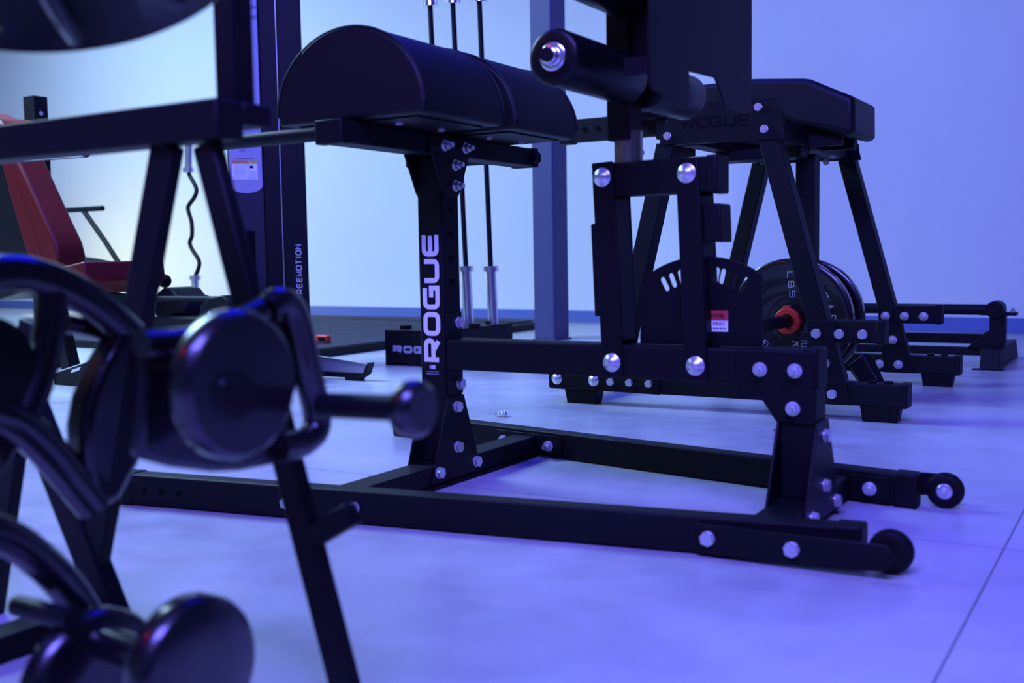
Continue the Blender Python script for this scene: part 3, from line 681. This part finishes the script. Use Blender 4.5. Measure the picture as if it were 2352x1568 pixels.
# ================================================================== LEFT BACKGROUND
def ez_bar():
    D = 7.6; c = at_d(440, 500, D); v = c.y
    P = [at_v(x, y, v) for x, y in ((433, 392), (436, 404), (451, 432), (447, 452), (433, 472), (433, 486), (440, 510), (441, 540), (436, 556), (441, 572), (456, 596), (457, 612), (448, 636))]
    t = thing('curl_bar', (P[-1].x, v, .3), 'wavy curl bar with chrome sleeves standing upright near the back wall', 'curl bar')
    MB().tube(P, .0150, 12, 5).build('bent_shaft', BLK2, t)
    a, b = P[0], at_v(434, 300, v); MB().cyl(a, b, .0275, 24).build('sleeve', CHR, t); MB().cyl(a-V((0, 0, .012)), a+V((0, 0, .02)), .040, 24).build('shoulder', CHR, t)
    a, b = P[-1], at_v(449, 700, v); MB().cyl(a, b, .0275, 24).build('sleeve', CHR, t); MB().cyl(a+V((0, 0, .012)), a-V((0, 0, .02)), .040, 24).build('shoulder', CHR, t)
    q = at_v(448, 666, v)
    h = thing('bar_stand', (q.x, v, .055), 'black tube stand on the floor holding the wavy curl bar', 'bar stand')
    e = MB(); e.lathe((q.x, v, .06), (0, 0, 1), [(0, .042), (q.z-.06, .042), (q.z-.06, .029), (.0, .029)], 28, True); e.build('tube', RUB, h)
    MB().cyl((q.x, v, .055), (q.x, v, .067), .16, 32).build('base', BLK2, h)
ez_bar()
def red_machine():
    v = 1.2
    t = thing('red_padded_machine', (-3.3, 1.35, 0), 'black plate-loaded machine with red padded backrest and seat at far left', 'exercise machine')
    A = lambda pts: [at_v(x, y, v) for x, y in pts]
    MB().prism(A([(-80, 250), (-55, 262), (-25, 266), (-3, 276), (8, 292), (14, 330), (-20, 365), (-80, 365)]), (0, .25, 0)).build('head_pad', REDV, t, bevel=.02, seg=4)
    bp = MB().prism(A([(-8, 340), (32, 352), (68, 430), (104, 510), (126, 556), (134, 590), (132, 615), (122, 632), (98, 640), (72, 620), (52, 560), (18, 440)]), (0, .17, 0)).build('backrest_pad', REDV, t, bevel=.018, seg=4)
    MB().tube(A([(10, 350), (45, 440), (80, 540), (105, 620)]), .0022, 6).build('seam', REDV, bp)
    MB().prism([p+V((0, .01, 0)) for p in A([(-60, 350), (0, 350), (20, 440), (56, 580), (80, 660), (-10, 690), (-20, 560), (-50, 470), (-60, 450)])], (0, .24, 0)).build('back_frame', BLK2, t, bevel=.006)
    MB().prism([p+V((0, -.30, 0)) for p in A([(178, 628), (240, 616), (315, 598), (322, 640), (300, 668), (240, 672), (185, 664)])], (0, .46, 0)).build('seat_pad', REDV, t, bevel=.014, seg=4)
    a = at_v(86, 290, 1.55); 
    MB().box(a.x-.045, a.x+.045, 1.50, 1.59, 0, at_v(86, 217, 1.5).z).build('rack_post', BLK, t, bevel=.003)
    for z in (1.42, 1.34): MB().cyl((a.x+.0449, 1.545, z), (a.x+.047, 1.545, z), .012, 14).build('hole', ZNC, t)
    hb = MB().cyl(at_v(60, 362, 1.12), at_v(196, 352, 1.12), .020, 24).build('round_bar', CHR, t)
    MB().ball(at_v(197, 352, 1.12), .020, 16).build('bar_end', BLK2, hb)
    MB().box(a.x+.03, a.x+.065, 1.47, 1.50, 1.02, 1.14).build('hook', BLK2, t)
    p = at_v(222, 609, 1.75)
    MB().lathe(p, (.2, .1, 1), [(-.03, .05), (-.02, .11), (.0, .125), (.012, .125), (.03, .10), (.035, .05)], 36).build('round_cushion', RUB, t, label='rounded black rubber cushion')
    # frame below
    f = lambda p, q, w, nm='frame_tube': MB().beam(at_v(*p, 1.3), at_v(*q, 1.3), w, w).build(nm, BLK, t, bevel=.003)
    f((60, 650), (330, 700), .07); f((120, 660), (200, 1000), .07); f((300, 680), (330, 1040), .07)
    f((60, 1000), (330, 1050), .06)
    st = MB().prism([at_v(x, y, 1.0) for x, y in ((118, 858), (205, 828), (238, 930), (290, 985), (150, 1000))], (0, .18, 0)).build('foot_guard', BLK2, t, bevel=.004)
    MB().prism([at_v(x, y, .998) for x, y in ((166, 849), (186, 842), (182, 850), (163, 856))], (0, -.002, 0)).build('warning_label', WHT, st, smooth=False)
    MB().beam(at_v(122, 857, .995), at_v(203, 830, .995), .004, .004).build('edge_strip', CHR, st)
red_machine()
def t_handle():
    v = 3.0; A = lambda x, y: at_v(x, y, v)
    t = thing('handle_bar_rack', (A(275, 600).x, v, 0), 'black T-shaped handle on a slanted tube behind the red seat', 'handle')
    MB().cyl(A(130, 484), A(236, 478), .020, 20).build('grip', RUB, t)
    q = A(278, 612); MB().tube([A(192, 484), A(240, 552), q, V((q.x+.22, v, .09))], .019, 16, 0).build('slanted_tube', BLK, t)
    MB().box(q.x+.05, q.x+.40, v-.05, v+.05, .055, .105).build('foot', BLK, t, bevel=.004)
t_handle()
def low_frame():
    v = 1.20; A = lambda x, y: at_v(x, y, v)
    t = thing('equipment_frame', (A(440, 740).x, v, 0), 'low black equipment frame with rounded housing and thin rail left of the cable machine', 'exercise machine')
    a, b = A(330, 728), A(528, 726)
    MB().box(a.x, b.x, v, v+.45, a.z-.16, a.z).build('deck', BLK2, t, bevel=.006)
    for u in (a.x+.04, b.x-.08): MB().box(u, u+.06, v+.02, v+.42, 0, a.z-.16).build('leg', BLK, t, bevel=.003)
    MB().cyl(A(330, 686), A(500, 687), .014, 16).build('rail', BLK, t)
    MB().box(A(338, 690).x, A(346, 690).x, v, v+.02, a.z, A(330, 686).z).build('rail_post', BLK, t)
    ho = [(352, 728), (352, 676), (372, 660), (392, 664), (402, 678), (418, 684), (428, 698), (430, 728)]
    MB().prism([at_v(x, y, v+.15) for x, y in ho], (0, .2, 0)).build('rounded_housing', RUB, t, bevel=.02, seg=4)
    ba = at_v(378, 645, v+.22); kb = MB().ball(ba, .034, 20).build('knob', RUB, t); MB().cyl(ba, at_v(360, 652, v+.22), .014, 14).build('knob_stem', RUB, kb)
    MB().prism([at_v(x, y, v-.02) for x, y in ((455, 735), (460, 700), (480, 684), (510, 678), (526, 692), (530, 735))], (0, .10, 0)).build('side_cover', BLK2, t, bevel=.006)
    bolt(at_v(483, 720, v-.02), (0, -1, 0), t, .010)
low_frame()
def paper():
    b = MB(); p = at_z(1153, 956, 0); n = 7; g = {}
    for i in range(n):
        for j in range(n):
            g[i, j] = len(b.v); b.v.append(V((p.x+(i/(n-1)-.5)*.045, p.y+(j/(n-1)-.5)*.035, .001+abs(math.sin(i*1.7+j*.9))*.019*(1 if 0 < i < n-1 else .4)+random.random()*.003)))
    b.f += [[g[i, j], g[i+1, j], g[i+1, j+1], g[i, j+1]] for i in range(n-1) for j in range(n-1)]
    o = b.build('paper_scrap', PAP, smooth=False); s = o.modifiers.new('thick', 'SOLIDIFY'); s.thickness = .0006
    tag(o, 'small crumpled white scrap on the floor behind the machine base', 'paper scrap')
paper()

# ================================================================== FOREGROUND TREE (out of focus)
def weight_tree():
    VV = -1.234
    t = thing('weight_tree', (.49, -1.2, 0), 'out-of-focus black steel A-frame weight stand in the left foreground', 'weight stand')
    MB().box(-.75, .549, VV, VV+.050, .742, .795).build('top_beam', BLK, t, bevel=.004)
    MB().box(.470, .549, VV+.050, VV+.104, .764, .795).build('cross_arm', BLK, t, bevel=.004)
    MB().box(.552-.004, .590, VV, VV+.0501, .735, 1.30) if 0 else None
    MB().box(.492, .527, VV+.054, VV+.096, .795, 1.35).build('post', BLK, t, bevel=.004)
    cv = VV+.025
    for (x0, y0), (x1, y1), ww in (((476, 330), (791, 1568), .039), ((386, 330), (224, 1250), .047)):
        p, q = at_v(x0, y0, cv), at_v(x1, y1, cv); d = q-p; q = p+d*(p.z/-d.z)
        MB().beam(p, q, ww, .022, up=(0, 1, 0)).build('leg', BLK, t, bevel=.003)
    p, q = at_v(-4, 1300, cv), at_v(-32, 1500, cv); d = (q-p); q = p+d*(p.z/-d.z)
    MB().beam(p-d*2.6, q, .040, .022, up=(0, 1, 0)).build('leg', BLK, t, bevel=.003)
    MB().box(.125, .185, VV-.40, VV+.04, 0, .040).build('foot_bar', BLK, t, bevel=.003)
    # second A pair further left
    for p, q in (((-.30, cv, .745), (-.08, cv, .0)), ((-.36, cv, .745), (-.60, cv, .0))):
        MB().beam(p, q, .052, .048, up=(0, 1, 0)).build('leg', BLK, t, bevel=.003)
    a, b = at_v(150, 1130, cv), at_v(275, 1450, cv)
    MB().beam(a+(a-b)*1.1, b+(b-a)*.30, .050, .030, up=(0, 1, 0)).build('brace', BLK, t, bevel=.003)
    # foot rails
    MB().box(-.75, .82, VV+.30, VV+.35, .0, .05).build('foot_rail', BLK, t, bevel=.003) if 0 else None
    # small peg on the right leg
    p = at_v(728, 1228, cv); q = at_v(815, 1172, cv+.02)
    MB().beam(at_v(728, 1228, cv), at_v(812, 1178, cv), .030, .024, up=(0, 1, 0)).build('peg', BLK2, t, bevel=.003)
    return t
weight_tree()
def U(pts, u): return [at_u(x, y, u) for x, y in pts]
def horn_disc(name, c, r, th, label, prof=True):
    c = V(c); o = MB().lathe(c, (-1, 0, 0), [(0, r*.3), (0, r*.90), (.003, r*.965), (.008, r), (th-.008, r), (th-.003, r*.965), (th, r*.9), (th, r*.3)], 64).build('disc', GLS)
    return o
def foreground():
    # large grip plate at middle left: rim, spokes, hub
    u = at_d(40, 900, 1.27).x
    t = thing('grip_plate', tuple(at_u(20, 900, u)), 'large blurred glossy black grip plate with open spokes, middle of the left edge', 'weight plate', 'grip plates on the foreground stand')
    MB().tube(U([(-260, 800), (-150, 690), (-60, 640), (20, 625), (90, 636), (170, 668), (240, 715), (300, 770)], u), .022, 18).build('rim', GLS, t)
    MB().tube(U([(120, 665), (112, 760), (92, 860), (60, 950)], u), .019, 16).build('spoke', GLS, t)
    MB().tube(U([(-80, 940), (10, 955), (75, 1000), (140, 1070), (215, 1160)], u), .023, 16).build('spoke', GLS, t)
    MB().tube(U([(150, 742), (200, 752), (262, 772), (320, 800)], u-.03), .012, 14).build('grip', GLS, t)
    MB().lathe(at_u(-150, 945, u-.02), (-1, 0, 0), [(0, .02), (0, .108), (.006, .118), (.024, .118), (.030, .106)], 56).build('back_disc', GLS, t)
    MB().lathe(at_u(-20, 850, u+.01), (-1, 0, 0), [(0, .02), (0, .055), (.006, .062), (.03, .062), (.036, .05)], 48).build('hub', GLS, t)
    MB().prism(U([(290, 745), (243, 830), (208, 910), (195, 980), (199, 1080), (214, 1143), (245, 1166), (281, 1150), (326, 1062), (346, 940), (345, 820), (325, 750)], u+.02), (-.045, 0, 0)).build('side_lobe', GLS, t, bevel=.012, seg=4)
    # horn spool with two discs (upper)
    c = at_d(566, 884, 1.12)
    t = thing('disc_weight', tuple(c), 'thick round black disc weight, upper one in the left foreground facing right', 'disc weight', 'disc weights in the foreground')
    MB().lathe(c, (-1, 0, 0), [(0, .02), (0, .072), (.004, .077), (.011, .0798), (.026, .0798), (.032, .0755), (.034, .03)], 72).build('disc', GLS, t)
    d = at_u(330, 862, c.x); e = V((c.x-.145, c.y, c.z+.004))
    MB().cyl(c-V((.03, 0, 0)), e, .0185, 28).build('handle', GLS, t)
    # lower disc
    c2 = at_d(472, 1545, 1.12)
    t = thing('disc_weight', tuple(c2), 'thick round black disc weight cut by the bottom edge of the photo', 'disc weight', 'disc weights in the foreground')
    MB().lathe(c2, (-1, 0, 0), [(0, .02), (0, .070), (.004, .076), (.012, .0795), (.032, .0795), (.038, .075), (.040, .03)], 72).build('disc', GLS, t)
    MB().cyl(c2-V((.03, 0, 0)), c2-V((.165, 0, -.004)), .019, 28).build('handle', GLS, t)
    q = at_u(240, 1588, c2.x-.165)
    MB().lathe(q, (-1, 0, 0), [(0, .02), (0, .080), (.004, .088), (.012, .092), (.028, .092), (.034, .086), (.036, .03)], 60).build('rear_disc', GLS, t)
    e = at_u(128, 1413, q.x-.03)
    MB().cyl(e+V((.03, 0, 0)), e-V((.07, 0, 0)), .0125, 20).build('peg_end', BLK2, t)
    # plate with hand ring and long pin with knob
    u = at_d(560, 900, 1.245).x
    t = thing('ring_plate', tuple(at_u(500, 900, u)), 'blurred black plate with bent handle ring beside the upper disc weight', 'weight plate')
    MB().prism(U([(318, 1052), (338, 790), (430, 762), (520, 730), (600, 712), (660, 740), (688, 880), (664, 960), (672, 1010), (640, 1066), (560, 1082), (495, 1085), (400, 1074)], u), (-.018, 0, 0)).build('plate_body', GLS, t, bevel=.008, seg=3)
    MB().tube(U([(325, 790), (400, 786), (470, 772), (540, 742), (600, 712)], u+.004), .015, 14).build('rim_edge', GLS, t)
    MB().tube(U([(612, 712), (640, 692), (668, 706), (688, 760), (708, 860), (728, 950), (722, 992), (690, 1018), (640, 1030)], u+.004), .0178, 16).build('hand_ring', GLS, t)
    k = at_d(968, 940, 1.14)
    p = thing('pin_with_knob', tuple(k), 'blurred black rod ending in a round flat knob, pointing right', 'locking pin')
    MB().lathe(k, (-1, 0, 0), [(-.004, .01), (-.004, .0245), (0, .029), (.006, .0313), (.016, .0313), (.022, .029), (.025, .02)], 48).build('knob', GLS, p)
    j = at_u(735, 928, at_u(735, 928, u).x)
    MB().cyl(k-V((.02, 0, 0)), at_d(740, 930, 1.225), .0145, 28).build('rod', BLK2, p)
    # lower left grip plate
    u = at_d(60, 1300, 1.2).x
    t = thing('grip_plate', tuple(at_u(0, 1350, u)), 'blurred glossy black grip plate low on the foreground stand, above the bottom disc', 'weight plate', 'grip plates on the foreground stand')
    MB().tube(U([(-260, 1330), (-160, 1240), (-60, 1215), (20, 1236), (90, 1285), (150, 1345), (205, 1430)], u), .021, 16).build('rim', GLS, t)
    MB().lathe(at_u(-110, 1430, u), (-1, 0, 0), [(0, .02), (0, .04), (.004, .045), (.03, .045), (.034, .04)], 40).build('hub', GLS, t)
    # top left plate, tilted, seen from below
    c = at_d(20, -212, 1.0); nrm = None
    vd = (c-CAM).normalized(); dn = V((0, 0, -1)); 
    side = vd.cross(V((0, 0, 1))).normalized(); upv = side.cross(vd).normalized()
    nrm = (-vd*.62-upv*.785).normalized()
    t = thing('grip_plate', tuple(c), 'large blurred black grip plate at the top left corner, seen from below', 'weight plate', 'grip plates on the foreground stand')
    R = .230
    MB().lathe(c, nrm, [(-.018, R*.2), (-.018, R*.9), (-.012, R*.97), (0, R), (.012, R*.985), (.018, R*.95), (.012, R*.80), (.010, R*.42), (.022, R*.36), (.022, R*.1)], 80).build('disc', GLS, t)
    _, s1, t1 = basis(nrm)
    for a in range(0, 360, 40):
        a = math.radians(a+12); dd = s1*math.cos(a)+t1*math.sin(a)
        MB().tube([c+nrm*.018+dd*R*.34, c+nrm*.022+dd*R*.6, c+nrm*.016+dd*R*.84], .0105, 12).build('rib', GLS, t)
foreground()
